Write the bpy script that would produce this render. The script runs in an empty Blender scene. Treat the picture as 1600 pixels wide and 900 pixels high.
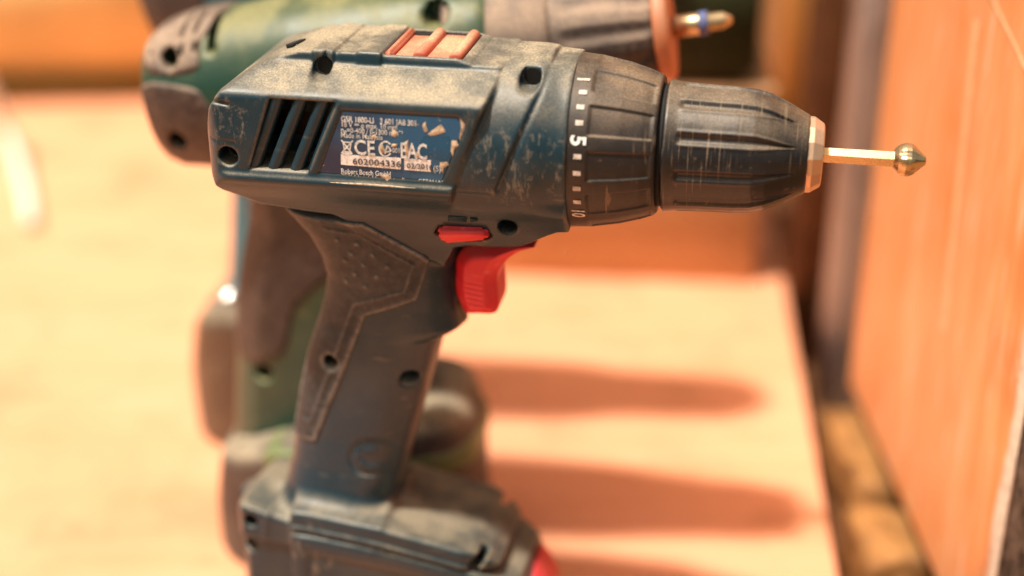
import bpy, bmesh, math, random
import numpy as np
from mathutils import Vector, Matrix, Euler
random.seed(7); np.random.seed(7)
R = math.radians
scene = bpy.context.scene
COL = scene.collection

# ------------------------------------------------------------------ camera
CAM_D, CAM_H, CAM_P, FPX = .402, .338, R(25), 2222.0
cam = bpy.data.cameras.new('camera'); cam_o = bpy.data.objects.new('camera', cam); COL.objects.link(cam_o)
cam_o.location = (0, -CAM_D, CAM_H); cam_o.rotation_euler = (R(90) - CAM_P, 0, 0)
cam.sensor_width = 36; cam.lens = 50; cam.clip_start = .01; cam.clip_end = 60
cam.dof.use_dof = True; cam.dof.focus_distance = .411; cam.dof.aperture_fstop = 3.1
scene.camera = cam_o

# ------------------------------------------------------------------ light
SUN_TO = Vector((-.062, -.031, .2)).normalized()           # towards the sun: front left, high
elev = math.asin(SUN_TO.z); azim = math.atan2(SUN_TO.x, SUN_TO.y)
world = bpy.data.worlds.new('World'); scene.world = world; world.use_nodes = True
wn = world.node_tree; wn.nodes.clear()
sky = wn.nodes.new('ShaderNodeTexSky'); sky.sky_type = 'NISHITA'; sky.sun_disc = False
sky.sun_elevation = elev; sky.sun_rotation = azim; sky.air_density = 1.0; sky.dust_density = 4.0
tint = wn.nodes.new('ShaderNodeMix'); tint.data_type = 'RGBA'; tint.blend_type = 'MULTIPLY'
tint.inputs[0].default_value = 1.0; tint.inputs[7].default_value = (1.22, .97, .68, 1)
bg = wn.nodes.new('ShaderNodeBackground'); bg.inputs[1].default_value = .105
wo = wn.nodes.new('ShaderNodeOutputWorld')
wn.links.new(sky.outputs[0], tint.inputs[6]); wn.links.new(tint.outputs[2], bg.inputs[0]); wn.links.new(bg.outputs[0], wo.inputs[0])
sl = bpy.data.lights.new('sun', 'SUN'); sl.energy = 4.5; sl.angle = R(3.5); sl.color = (1.0, .95, .86)
so = bpy.data.objects.new('sun', sl); COL.objects.link(so)
so.rotation_euler = SUN_TO.to_track_quat('Z', 'Y').to_euler(); so.location = SUN_TO * 3
vs = scene.view_settings; vs.view_transform = 'Standard'; vs.look = 'None'; vs.gamma = 1; vs.use_curve_mapping = False
vs.exposure = .42

# ------------------------------------------------------------------ helpers
YAW = R(-11)
def at(px, py, Y=0., org=(0, 0), yaw=YAW):
    """a point of the photograph on the upright plane Y (mm) of a tool standing at org: (X, Z) in mm"""
    u = (px - 800) / FPX; v = (py - 450) / FPX
    d = (u, math.cos(CAM_P) - v * math.sin(CAM_P), -math.sin(CAM_P) - v * math.cos(CAM_P))
    c, s = math.cos(-yaw), math.sin(-yaw)
    ox, oy = -org[0], -CAM_D - org[1]
    O = (ox * c - oy * s, ox * s + oy * c); Q = (d[0] * c - d[1] * s, d[0] * s + d[1] * c)
    t = (Y * .001 - O[1]) / Q[1]
    return ((O[0] + Q[0] * t) * 1000, (CAM_H + d[2] * t) * 1000)
def proj(X, Y, Z, org=(0, 0), yaw=YAW):
    c, s = math.cos(yaw), math.sin(yaw)
    x = (X * c - Y * s) * .001 + org[0]; y = (X * s + Y * c) * .001 + org[1] + CAM_D; z = Z * .001 - CAM_H
    dep = y * math.cos(CAM_P) - z * math.sin(CAM_P); v = -(y * math.sin(CAM_P) + z * math.cos(CAM_P))
    return 800 + FPX * x / dep, 450 + FPX * v / dep
def world_at(px, py, z):
    u = (px - 800) / FPX; v = (py - 450) / FPX
    d = Vector((u, math.cos(CAM_P) - v * math.sin(CAM_P), -math.sin(CAM_P) - v * math.cos(CAM_P)))
    t = (z - CAM_H) / d.z
    return Vector((0, -CAM_D, CAM_H)) + d * t
def tr(pts, Y=0., **k): return [at(a, b, Y, **k) for a, b in pts]

def tag(o, label=None, cat=None, group=None, kind=None):
    for k, v in (('label', label), ('category', cat), ('group', group), ('kind', kind)):
        if v: o[k] = v
    return o
def empty(name, loc, rz=0, **k):
    o = bpy.data.objects.new(name, None); COL.objects.link(o); o.location = loc; o.rotation_euler = (0, 0, rz)
    o.empty_display_size = .02
    return tag(o, **k)
def link(name, me, mat, parent=None, smooth=True):
    o = bpy.data.objects.new(name, me); COL.objects.link(o)
    if mat is not None: me.materials.clear(); me.materials.append(mat)
    if smooth is not None:
        me.polygons.foreach_set('use_smooth', [bool(smooth)] * len(me.polygons)); me.update()
    if parent is not None: o.parent = parent
    return o
def from_np(name, V, Q, mat, parent=None, smooth=True, attrs=None):
    me = bpy.data.meshes.new(name)
    me.from_pydata((np.asarray(V) * .001).tolist() if False else [], [], [])
    me.vertices.add(len(V)); me.vertices.foreach_set('co', (np.asarray(V, dtype=np.float32) * .001).ravel())
    Q = np.asarray(Q, dtype=np.int32); n = Q.shape[1]
    me.loops.add(Q.size); me.loops.foreach_set('vertex_index', Q.ravel())
    me.polygons.add(len(Q)); me.polygons.foreach_set('loop_start', np.arange(0, Q.size, n, dtype=np.int32))
    me.polygons.foreach_set('loop_total', np.full(len(Q), n, dtype=np.int32))
    me.update(calc_edges=True); me.validate()
    for k, a in (attrs or {}).items():
        at_ = me.attributes.new(k, 'FLOAT', 'POINT'); at_.data.foreach_set('value', np.asarray(a, dtype=np.float32))
    return link(name, me, mat, parent, smooth)

def poly_sd(P2, X, Z):
    """signed distance (negative inside) of a closed polygon on broadcast arrays"""
    P2 = np.asarray(P2, dtype=np.float32); shp = np.broadcast(X, Z).shape
    X = np.broadcast_to(X, shp).astype(np.float32); Z = np.broadcast_to(Z, shp).astype(np.float32)
    d = np.full(shp, 1e9, dtype=np.float32); s = np.ones(shp, dtype=np.float32)
    n = len(P2)
    for i in range(n):
        a = P2[i]; b = P2[i - 1]; e = b - a
        wx = X - a[0]; wz = Z - a[1]
        t = np.clip((wx * e[0] + wz * e[1]) / max(e @ e, 1e-9), 0, 1)
        dx = wx - e[0] * t; dz = wz - e[1] * t
        d = np.minimum(d, dx * dx + dz * dz)
        c1 = Z >= a[1]; c2 = Z < b[1]; c3 = (e[0] * wz > e[1] * wx)
        flip = (c1 & c2 & c3) | (~c1 & ~c2 & ~c3)
        s = np.where(flip, -s, s)
    return s * np.sqrt(d)
def line_sd(pts, X, Z):
    """distance to an open polyline"""
    d = None
    for a, b in zip(pts[:-1], pts[1:]):
        ex, ez = b[0] - a[0], b[1] - a[1]
        t = np.clip(((X - a[0]) * ex + (Z - a[1]) * ez) / (ex * ex + ez * ez), 0, 1)
        q = np.sqrt((X - a[0] - ex * t) ** 2 + (Z - a[1] - ez * t) ** 2)
        d = q if d is None else np.minimum(d, q)
    return d
def smin(a, b, k):
    h = np.clip(k - np.abs(a - b), 0, None) / k
    return np.minimum(a, b) - h * h * k * .25
def smax(a, b, k): return -smin(-a, -b, k)
def sstep(x, a, b):
    t = np.clip((x - a) / (b - a), 0, 1); return t * t * (3 - 2 * t)
def blur(a, n):
    for _ in range(n):
        a = (np.roll(a, 1, 0) + np.roll(a, -1, 0) + 2 * a) / 4
        a = (np.roll(a, 1, 1) + np.roll(a, -1, 1) + 2 * a) / 4
    return a
def smooth_poly(pts, n=6):
    """Catmull-Rom through closed points"""
    out = []; m = len(pts)
    for i in range(m):
        p0, p1, p2, p3 = (np.array(pts[(i + k) % m], float) for k in (-1, 0, 1, 2))
        for j in range(n):
            t = j / n
            out.append(tuple(.5 * ((2 * p1) + (p2 - p0) * t + (2 * p0 - 5 * p1 + 4 * p2 - p3) * t * t + (3 * p1 - p0 - 3 * p2 + p3) * t ** 3)))
    return out

class Vol:
    """a block of space in mm, mirrored about Y = 0; only the near half is evaluated"""
    def __init__(s, x0, x1, yn, z0, z1, h):
        s.h = h
        s.x = np.arange(x0, x1 + h, h, dtype=np.float32); s.z = np.arange(z0, z1 + h, h, dtype=np.float32)
        n = int(math.ceil(yn / h)); s.y = (np.arange(-n, 1, dtype=np.float32)) * h
        s.X2 = s.x[:, None]; s.Z2 = s.z[None, :]
        s.X = s.x[:, None, None]; s.Y = s.y[None, :, None]; s.Z = s.z[None, None, :]
    def relief(s, W):
        """half width map W(X,Z) -> field"""
        gx, gz = np.gradient(W, s.h); k = 1 / np.sqrt(1 + np.clip(gx * gx + gz * gz, 0, 16))
        return (-s.Y - W[:, None, :]) * k[:, None, :]
    def mesh(s, F, name, mat, parent, half=False):
        if half: y = s.y
        else:
            F = np.concatenate([F, F[:, -2::-1, :]], axis=1); y = np.concatenate([s.y, -s.y[-2::-1]])
        F = F.astype(np.float32)
        B = F < 0
        nx, ny, nz = F.shape
        # cells with a sign change
        c = B[:-1, :-1, :-1].astype(np.int8)
        for i, j, k in ((1, 0, 0), (0, 1, 0), (0, 0, 1), (1, 1, 0), (1, 0, 1), (0, 1, 1), (1, 1, 1)):
            c = c + B[i:nx - 1 + i, j:ny - 1 + j, k:nz - 1 + k]
        idx = np.argwhere((c > 0) & (c < 8)); del c
        n = len(idx)
        cid = np.full((nx - 1, ny - 1, nz - 1), -1, dtype=np.int32)
        cid[idx[:, 0], idx[:, 1], idx[:, 2]] = np.arange(n, dtype=np.int32)
        P = np.zeros((n, 3)); cnt = np.zeros(n)
        co = [(i, j, k) for i in (0, 1) for j in (0, 1) for k in (0, 1)]
        val = {q: F[idx[:, 0] + q[0], idx[:, 1] + q[1], idx[:, 2] + q[2]] for q in co}
        for q in co:
            for ax in range(3):
                if q[ax]: continue
                r = list(q); r[ax] = 1; r = tuple(r)
                a, b = val[q], val[r]; m = (a < 0) != (b < 0)
                t = np.where(m, a / np.where(m, a - b, 1), 0)
                for e in range(3):
                    P[:, e] += np.where(m, q[e] + (t if e == ax else 0), 0)
                cnt += m
        P /= cnt[:, None]
        V = np.empty((n, 3)); G = idx + P
        V[:, 0] = s.x[0] + G[:, 0] * s.h; V[:, 1] = y[0] + G[:, 1] * s.h; V[:, 2] = s.z[0] + G[:, 2] * s.h
        quads = []
        for ax in range(3):
            o1, o2 = [(1, 2), (2, 0), (0, 1)][ax]
            sl0 = [slice(1, -1)] * 3; sl1 = [slice(1, -1)] * 3
            sl0[ax] = slice(0, -1); sl1[ax] = slice(1, None)
            a = B[tuple(sl0)]; b = B[tuple(sl1)]
            e = np.argwhere(a != b)
            av = a[e[:, 0], e[:, 1], e[:, 2]]
            base = e.copy(); base[:, [q for q in range(3) if q != ax]] += 1
            def cell(d1, d2):
                g = base.copy(); g[:, o1] -= d1; g[:, o2] -= d2
                return cid[g[:, 0], g[:, 1], g[:, 2]]
            q = np.stack([cell(1, 1), cell(0, 1), cell(0, 0), cell(1, 0)], 1)
            q[~av] = q[~av][:, ::-1]
            quads.append(q)
        Q = np.concatenate(quads); Q = Q[(Q >= 0).all(1)]
        # edge/cavity measure: how convex the field is around each vertex
        def samp(g):
            g = np.clip(g, 0, np.array([nx - 1.01, ny - 1.01, nz - 1.01])); i = g.astype(int); f = g - i; r = 0
            for q in co:
                w = np.prod([f[:, k] if q[k] else 1 - f[:, k] for k in range(3)], axis=0)
                r = r + w * F[i[:, 0] + q[0], i[:, 1] + q[1], i[:, 2] + q[2]]
            return r
        rad = max(1.6 / s.h, 1.6); lap = np.zeros(n)
        for ax in range(3):
            for sg in (-1, 1):
                o = np.zeros(3); o[ax] = sg * rad; lap += samp(G + o)
        lap /= 6 * rad * s.h
        return from_np(name, V, Q, mat, parent, True, {'edge': np.clip(lap, -1, 1)})

# ------------------------------------------------------------------ materials
def nt(m):
    m.use_nodes = True; t = m.node_tree; t.nodes.clear()
    return t, (lambda k: t.nodes.new('ShaderNode' + k)), (lambda a, b: t.links.new(a, b))
def ramp(N, L, src, a, b, c0=0., c1=1.):
    n = N('MapRange'); n.interpolation_type = 'SMOOTHSTEP'
    n.inputs['From Min'].default_value = a; n.inputs['From Max'].default_value = b
    n.inputs['To Min'].default_value = c0; n.inputs['To Max'].default_value = c1
    L(src, n.inputs['Value']); return n.outputs[0]
def mth(N, L, op, a, b=None, clamp=False):
    n = N('Math'); n.operation = op; n.use_clamp = clamp
    for i, q in enumerate((a, b)):
        if q is None: continue
        if isinstance(q, (int, float)): n.inputs[i].default_value = q
        else: L(q, n.inputs[i])
    return n.outputs[0]
def mixc(N, L, f, a, b, mode='MIX'):
    n = N('Mix'); n.data_type = 'RGBA'; n.blend_type = mode
    for i, q in ((0, f), (6, a), (7, b)):
        if isinstance(q, (int, float)): n.inputs[i].default_value = q
        elif isinstance(q, tuple): n.inputs[i].default_value = (*q, 1)
        else: L(q, n.inputs[i])
    return n.outputs[2]
def noise(N, L, vec, scale, detail=4, rough=.55, st=None):
    n = N('TexNoise'); n.inputs['Scale'].default_value = scale; n.inputs['Detail'].default_value = detail; n.inputs['Roughness'].default_value = rough
    if st:
        m = N('Mapping'); m.inputs['Scale'].default_value = st; L(vec, m.inputs[0]); vec = m.outputs[0]
    L(vec, n.inputs['Vector']); return n.outputs[0]

DUST = (.40, .325, .215)
def dusty(name, base, base2=None, dust=DUST, up=1., amt=.18, rough=.38, edge=.5, cav=.5, scratch=.5, grain=.25, spec=.5, metal=0., coat=0., mott=.0, hi=(.1, .75), scr_st=(60, 200, 260), low=1., spots=(), patch=(.36, .62, .35, 1.05), et=(.10, .42), st_=(.62, .72, .5, .62)):
    m = bpy.data.materials.new(name); t, N, L = nt(m)
    tc = N('TexCoord'); ob = tc.outputs['Object']; geo = N('NewGeometry')
    sep = N('SeparateXYZ'); L(geo.outputs['Normal'], sep.inputs[0])
    at_ = N('Attribute'); at_.attribute_name = 'edge'
    big = noise(N, L, ob, 45, 5, .62); fine = noise(N, L, ob, 420, 4, .7); vf = noise(N, L, ob, 1900, 2, .6)
    # dust lies on faces that look up
    up_ = ramp(N, L, sep.outputs[2], hi[0], hi[1])
    u1 = mth(N, L, 'MULTIPLY', up_, ramp(N, L, big, *patch)); u1 = mth(N, L, 'MULTIPLY', u1, up)
    if low < 1:
        so_ = N('SeparateXYZ'); L(ob, so_.inputs[0]); u1 = mth(N, L, 'MULTIPLY', u1, ramp(N, L, so_.outputs[2], .066, .10, low, 1.))
    u2 = mth(N, L, 'MULTIPLY', u1, ramp(N, L, vf, .25, .7, .72, 1.1))
    thin = mth(N, L, 'MULTIPLY', ramp(N, L, big, .42, .78), amt)
    sp = mth(N, L, 'MULTIPLY', ramp(N, L, fine, .60, .74), .55 * scratch)
    ed = mth(N, L, 'MULTIPLY', ramp(N, L, at_.outputs['Fac'], et[0], et[1]), edge)
    ed = mth(N, L, 'MULTIPLY', ed, ramp(N, L, fine, .3, .6, .35, 1.))
    ca = mth(N, L, 'MULTIPLY', ramp(N, L, at_.outputs['Fac'], -.08, -.35), cav)
    scn = noise(N, L, ob, 1., 3, .6, scr_st); sc2 = noise(N, L, ob, 30, 3, .5)
    scr = mth(N, L, 'MULTIPLY', ramp(N, L, scn, st_[0], st_[1]), ramp(N, L, sc2, st_[2], st_[3])); scr = mth(N, L, 'MULTIPLY', scr, .8 * scratch)
    for sx_, sy_, sz_, sr_ in spots:                 # rubbed places with fine scratches of their own
        vd = N('VectorMath'); vd.operation = 'DISTANCE'; L(ob, vd.inputs[0]); vd.inputs[1].default_value = (sx_, sy_, sz_)
        s1 = noise(N, L, ob, 1., 4, .7, (420, 300, 120)); s2 = noise(N, L, ob, 260., 5, .75)
        k_ = mth(N, L, 'MULTIPLY', ramp(N, L, vd.outputs['Value'], sr_, sr_ * .35), mth(N, L, 'MAXIMUM', ramp(N, L, s1, .54, .66), mth(N, L, 'MULTIPLY', ramp(N, L, s2, .56, .66), .7)))
        scr = mth(N, L, 'MAXIMUM', scr, mth(N, L, 'MULTIPLY', k_, .34))
    tot = u2
    for q in (thin, sp, ed, ca, scr): tot = mth(N, L, 'MAXIMUM', tot, q) if q is not thin else mth(N, L, 'ADD', tot, q)
    tot = mth(N, L, 'MINIMUM', tot, .96)
    b = base
    if base2: b = mixc(N, L, ramp(N, L, noise(N, L, ob, 16, 3, .5), .4, .6), base, base2)
    if mott: b = mixc(N, L, mth(N, L, 'MULTIPLY', ramp(N, L, fine, .4, .65), mott), b, dust)
    dc = mixc(N, L, ramp(N, L, vf, .35, .75), tuple(c * .80 for c in dust), tuple(min(1, c * 1.22) for c in dust))
    colr = mixc(N, L, tot, b, dc)
    p = N('BsdfPrincipled'); L(colr, p.inputs['Base Color'])
    rg = mth(N, L, 'ADD', mth(N, L, 'MULTIPLY', tot, .45), mth(N, L, 'MULTIPLY', fine, .22)); rg = mth(N, L, 'ADD', rg, rough - .1, True)
    L(rg, p.inputs['Roughness']); p.inputs['Specular IOR Level'].default_value = spec
    p.inputs['Coat Weight'].default_value = coat; p.inputs['Coat Roughness'].default_value = .2
    if metal: L(mth(N, L, 'MULTIPLY', mth(N, L, 'SUBTRACT', 1., tot), metal), p.inputs['Metallic'])
    bp = N('Bump'); bp.inputs['Strength'].default_value = grain; bp.inputs['Distance'].default_value = .00018
    L(mth(N, L, 'ADD', mth(N, L, 'ADD', vf, mth(N, L, 'MULTIPLY', fine, .6)), mth(N, L, 'MULTIPLY', scr, -.5)), bp.inputs['Height']); L(bp.outputs[0], p.inputs['Normal'])
    o = N('OutputMaterial'); L(p.outputs[0], o.inputs[0]); return m
def plain(name, c, rough=.5, metal=0., bump=0., var=.15, scale=300., st=None, c2=None):
    m = bpy.data.materials.new(name); t, N, L = nt(m); tc = N('TexCoord'); ob = tc.outputs['Object']
    n = noise(N, L, ob, scale, 4, .6, st)
    cc = mixc(N, L, ramp(N, L, n, .3, .7), tuple(x * (1 - var) for x in c), c2 or tuple(min(1, x * (1 + var)) for x in c))
    p = N('BsdfPrincipled'); L(cc, p.inputs['Base Color']); p.inputs['Roughness'].default_value = rough; p.inputs['Metallic'].default_value = metal
    if bump:
        b = N('Bump'); b.inputs['Strength'].default_value = bump; b.inputs['Distance'].default_value = .0003; L(n, b.inputs['Height']); L(b.outputs[0], p.inputs['Normal'])
    o = N('OutputMaterial'); L(p.outputs[0], o.inputs[0]); return m

M = {}
M['navy'] = dusty('dusty_navy_plastic', (.0075, .027, .037), (.009, .033, .048), amt=.07, rough=.30, edge=.5, cav=.2, scratch=.22, up=.86, hi=(.25, .95), spec=.40, low=.62, spots=((.008, -.028, .206, .026), (-.077, -.028, .209, .012), (-.062, -.026, .062, .014)))
M['grip'] = dusty('dusty_grip_rubber', (.020, .025, .028), dust=(.33, .30, .26), amt=.14, rough=.55, edge=.55, cav=.25, scratch=.2, mott=.08, spec=.35, up=.75, hi=(.2, .9), grain=.12, et=(.06, .26))
M['clutch'] = dusty('dusty_black_plastic', (.014, .012, .011), amt=.10, rough=.45, edge=.5, cav=.5, scratch=.5, up=.44, hi=(.25, 1.), dust=(.36, .24, .14), scr_st=(500, 60, 60))
M['chuck'] = dusty('scratched_chuck_plastic', (.008, .0085, .010), amt=.05, rough=.33, edge=.3, cav=.55, scratch=.55, st_=(.57, .66, .47, .60), up=.40, dust=(.40, .29, .18), scr_st=(1700, 45, 45), hi=(.2, .95))
M['red'] = dusty('red_plastic', (.66, .022, .035), amt=.10, rough=.42, edge=.2, cav=.5, scratch=.35, up=.12, dust=(.8, .35, .28), grain=.1)
M['dusty_red'] = dusty('dusty_red_plastic', (.50, .10, .05), up=.9, rough=.5, edge=.2, cav=.3, scratch=.3, dust=(.66, .38, .22), hi=(.35, .98))
M['nose'] = dusty('worn_tan_metal', (.66, .44, .29), amt=.1, rough=.36, edge=.1, cav=.3, scratch=.4, up=.25, metal=.8, dust=(.55, .36, .22))
M['steel'] = dusty('worn_steel', (.58, .44, .25), amt=.12, rough=.24, edge=.1, cav=.4, scratch=.5, up=.25, metal=1., dust=(.36, .25, .14))
M['black'] = plain('black_recess_shade', (.006, .006, .006), .8)  # black that puts the shade of gaps and slots into the colour
M['screw'] = plain('dark_screw_steel', (.02, .018, .016), .6, .6)
M['white'] = plain('worn_white_print', (.80, .78, .74), .6, var=.25, scale=900)
M['print'] = plain('printed_white', (.62, .64, .62), .6, var=.35, scale=1200)
M['digits'] = plain('printed_black', (.05, .04, .04), .6)
M['tick'] = plain('printed_tan_white', (.56, .49, .41), .6, var=.35, scale=900)

# ------------------------------------------------------------------ small mesh builders (mm)
def lathe(name, prof, mat, parent, axis_z=200.5, n=96, rad=None, x_off=0., smooth=True, phase=0.):
    """prof: (X, r) list; closed with end caps; rad(X, phi, r) may change the radius"""
    Xs = np.array([q[0] for q in prof]); Rr = np.array([q[1] for q in prof])
    ph = np.linspace(0, 2 * math.pi, n, endpoint=False) + phase
    rr = np.repeat(Rr[:, None], n, 1)
    if rad is not None: rr = rad(Xs[:, None], ph[None, :], rr)
    V = np.stack([np.repeat(Xs[:, None], n, 1) + x_off, -rr * np.cos(ph), axis_z + rr * np.sin(ph)], -1)
    m = len(Xs); i = np.arange(m - 1)[:, None] * n; j = np.arange(n)[None, :]; j2 = (j + 1) % n
    Q = np.stack([i + j, i + j2, i + n + j2, i + n + j], -1).reshape(-1, 4)
    return from_np(name, V.reshape(-1, 3), Q, mat, parent, smooth)
def dens(prof, step):
    out = [prof[0]]
    for a, b in zip(prof[:-1], prof[1:]):
        k = max(1, int(math.hypot(b[0] - a[0], b[1] - a[1]) / step))
        out += [(a[0] + (b[0] - a[0]) * t / k, a[1] + (b[1] - a[1]) * t / k) for t in range(1, k + 1)]
    return out
def solid_poly(name, pts, y0, y1, mat, parent, bev=.3, smooth=False):
    """outline in XZ (mm) with thickness from y0 (near) to y1"""
    bm = bmesh.new(); vs_ = [bm.verts.new((x * .001, y0 * .001, z * .001)) for x, z in pts]
    f = bm.faces.new(vs_); bm.normal_update()
    r = bmesh.ops.extrude_face_region(bm, geom=[f]); vv = [e for e in r['geom'] if isinstance(e, bmesh.types.BMVert)]
    bmesh.ops.translate(bm, verts=vv, vec=(0, (y1 - y0) * .001, 0))
    bmesh.ops.recalc_face_normals(bm, faces=bm.faces)
    if bev: bmesh.ops.bevel(bm, geom=[e for e in bm.edges], offset=bev * .001, segments=2, affect='EDGES', clamp_overlap=True)
    me = bpy.data.meshes.new(name); bm.to_mesh(me); bm.free()
    return link(name, me, mat, parent, smooth)
def cyl_y(name, x, z, y0, y1, r, mat, parent, n=24):
    return solid_poly(name, [(x + r * math.cos(2 * math.pi * k / n), z + r * math.sin(2 * math.pi * k / n)) for k in range(n)], y0, y1, mat, parent, 0)
def text(name, body, size, mat, parent, M4, sx=1., bold=0., align='LEFT', ext=.00004):
    cu = bpy.data.curves.new(name, 'FONT'); cu.body = body; cu.size = size * .001; cu.offset = bold * .001; cu.extrude = ext
    cu.align_x = align; cu.align_y = 'BOTTOM_BASELINE'; cu.resolution_u = 3
    tmp = bpy.data.objects.new('t', cu); COL.objects.link(tmp)
    dg = bpy.context.evaluated_depsgraph_get(); me = bpy.data.meshes.new_from_object(tmp.evaluated_get(dg))
    COL.objects.unlink(tmp); bpy.data.objects.remove(tmp); bpy.data.curves.remove(cu)
    me.transform(Matrix.Diagonal((sx, 1, 1, 1))); me.transform(M4); me.name = name
    return link(name, me, mat, parent, False)
def face_mat(x, y, z, roll=0.):
    """writing upright in the XZ plane, facing -Y"""
    return Matrix.Translation((x * .001, y * .001, z * .001)) @ Matrix.Rotation(roll, 4, 'Y') @ Matrix.Rotation(R(90), 4, 'X')
def rbox(name, size, mat, parent=None, bev=.003, seg=3, loc=(0, 0, 0), rot=(0, 0, 0), jit=0.):
    bm = bmesh.new(); bmesh.ops.create_cube(bm, size=1); bmesh.ops.scale(bm, verts=bm.verts, vec=size)
    if jit:
        for v in bm.verts: v.co += Vector([random.uniform(-jit, jit) for _ in range(3)])
    if bev: bmesh.ops.bevel(bm, geom=list(bm.edges), offset=bev, segments=seg, affect='EDGES')
    bmesh.ops.transform(bm, matrix=Matrix.Translation(loc) @ Euler(rot).to_matrix().to_4x4(), verts=bm.verts)
    me = bpy.data.meshes.new(name); bm.to_mesh(me); bm.free()
    return link(name, me, mat, parent, True)
def tube(name, pts, r, mat, parent=None, n=12, scale=.001):
    """round bar along points; r a number or list"""
    P = [Vector(q) * scale for q in pts]; bm = bmesh.new(); rings = []
    for i, q in enumerate(P):
        d = (P[min(i + 1, len(P) - 1)] - P[max(i - 1, 0)]).normalized()
        a = d.cross(Vector((0, 0, 1)) if abs(d.z) < .9 else Vector((0, 1, 0))).normalized(); b = d.cross(a)
        rr = (r[i] if isinstance(r, (list, tuple)) else r) * scale
        rings.append([bm.verts.new(q + a * math.cos(2 * math.pi * k / n) * rr + b * math.sin(2 * math.pi * k / n) * rr) for k in range(n)])
    for A, B in zip(rings[:-1], rings[1:]):
        for k in range(n): bm.faces.new((A[k], A[(k + 1) % n], B[(k + 1) % n], B[k]))
    bm.faces.new(rings[0][::-1]); bm.faces.new(rings[-1]); bmesh.ops.recalc_face_normals(bm, faces=bm.faces)
    me = bpy.data.meshes.new(name); bm.to_mesh(me); bm.free()
    return link(name, me, mat, parent, True)
def interp(z, zs, ws): return np.interp(z, zs, ws).astype(np.float32)

# ================================================================== DRILL 1
drill = empty('cordless_drill', (0, 0, 0), YAW, label='dusty dark navy cordless drill with red trigger standing in front, rating label on its side', cat='cordless drill', group='cordless drills standing in a row')
AX = 200.5
V1 = Vol(-95, 27, 36, 56, 236, .5)
X, Z = V1.X2, V1.Z2
# --- barrel: half width as a map over the side view
zs = [172, 178, 181, 186, 191.2, 192.2, 193.6, 194.6, 196, 205, 217.4, 218.9, 223.9, 224.4, 227.9, 240]
ws = [10, 18, 21.5, 26, 29.6, 30.6, 30.6, 29.4, 29.6, 30, 29.4, 28.2, 17.6, 15.8, 15.2, 15.0]
Wr = np.broadcast_to(interp(V1.z, zs, ws)[None, :], (len(V1.x), len(V1.z))).copy()
Wr = blur(Wr, 1)
# plan rounding at the rear end, bevel running down to the back
bk = np.clip((X + 86.5) / 9.0, 0, 1)
Wr = np.minimum(Wr, 19 + 11.5 * np.sqrt(np.clip(1 - (1 - bk) ** 2, 0, 1)) + 0 * Z)
topline = interp(V1.x, [-90, -86, -83, -79, -70, -60, -54], [186, 204, 213, 218.5, 224.0, 227.2, 228.1])[:, None]
# front collar: rounder section round the chuck axis
zz = (Z - AX) / 27.3
Wf = 28.4 * np.power(np.clip(1 - np.abs(zz) ** 2.25, 0, 1), 1 / 2.1) + 0 * X
Wc = np.sqrt(np.clip(26.6 ** 2 - (Z - AX) ** 2, 0, None)) + 0 * X
edgeX = lambda pts: interp(V1.z, [p[1] for p in pts], [p[0] for p in pts])[None, :]
L1 = edgeX([(-14, 180), (-10.8, 192), (-7.2, 203), (-1.0, 219), (2.0, 230)])
L2 = edgeX([(-5, 180), (.3, 192), (5.2, 204), (11.6, 220), (14.4, 230)])
Wf = Wf * (1 - sstep(X, 8, 19)) + Wc * sstep(X, 8, 19)
inband = sstep(X - L1, -.5, .5) * (1 - sstep(X - L2, -.3, .3)) * sstep(Z, 191.5, 193.5)
Wfr = Wf + .9 * inband
groove = np.exp(-((X - L2) / .55) ** 2) * sstep(Z, 192, 194) * 1.1
Wfr = Wfr - groove
mf = sstep(X - L1, -1.2, .4)
Wb = Wr * (1 - mf) + Wfr * mf
# the lower body: chin and undercut towards the handle
Wlow = interp(V1.z, [150, 158, 164, 170, 176, 182, 188, 192], [14.5, 15, 15.5, 17, 19.5, 22.5, 26.5, 29.3])[None, :] + 0 * X
Wlow = Wlow - 3.5 * sstep(X, -4, 16) * (1 - sstep(Z, 172, 190))
fl = 1 - sstep(Z, 184, 190)
Wb = Wb * (1 - fl) + Wlow * fl
Wb = blur(Wb, 1)
# panel with vent slits and label
vent = [(-64.2, 217.6), (-43.9, 217.6), (-53.6, 195.2), (-72.0, 195.2)]
dv = poly_sd(vent, X, Z)
Wb = Wb - 1.6 * (1 - sstep(dv, -1.6, .2)) * 1.0
lab = [(-43.0, 215.2), (-9.4, 215.2), (-7.2, 212.6), (-14.2, 195.6), (-50.9, 195.6)]
dl = poly_sd(lab, X, Z)
Wb = Wb - .55 * (1 - sstep(dl, -.25, .25))
Wb = Wb - .35 * np.exp(-(line_sd([(-83, 204.0), (-75, 203.4)], X, Z) / .35) ** 2)        # fine moulding line at the back
Wb = Wb - .9 * np.exp(-(line_sd([(-82, 215.2), (-76.4, 214.8)], X, Z) / .5) ** 4)         # small slot
deckstep = .7 * (sstep(X, -55.6, -55.0) * (1 - sstep(X, -49.0, -48.2)) + sstep(X, -42.2, -41.4) * (1 - sstep(X, -34.8, -34.4)) * 1.2) + .35 * sstep(X, -48, -47) * (1 - sstep(X, -42, -41.4))
Wb = Wb + deckstep * sstep(Z, 223.6, 225.4)
Wb = Wb - 1.0 * np.exp(-((X + 51.8 - (Z - 225) * .35) / .38) ** 2) * sstep(Z, 223.6, 224.6)  # slanted nick in the deck wall
body = V1.relief(Wb)
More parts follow.
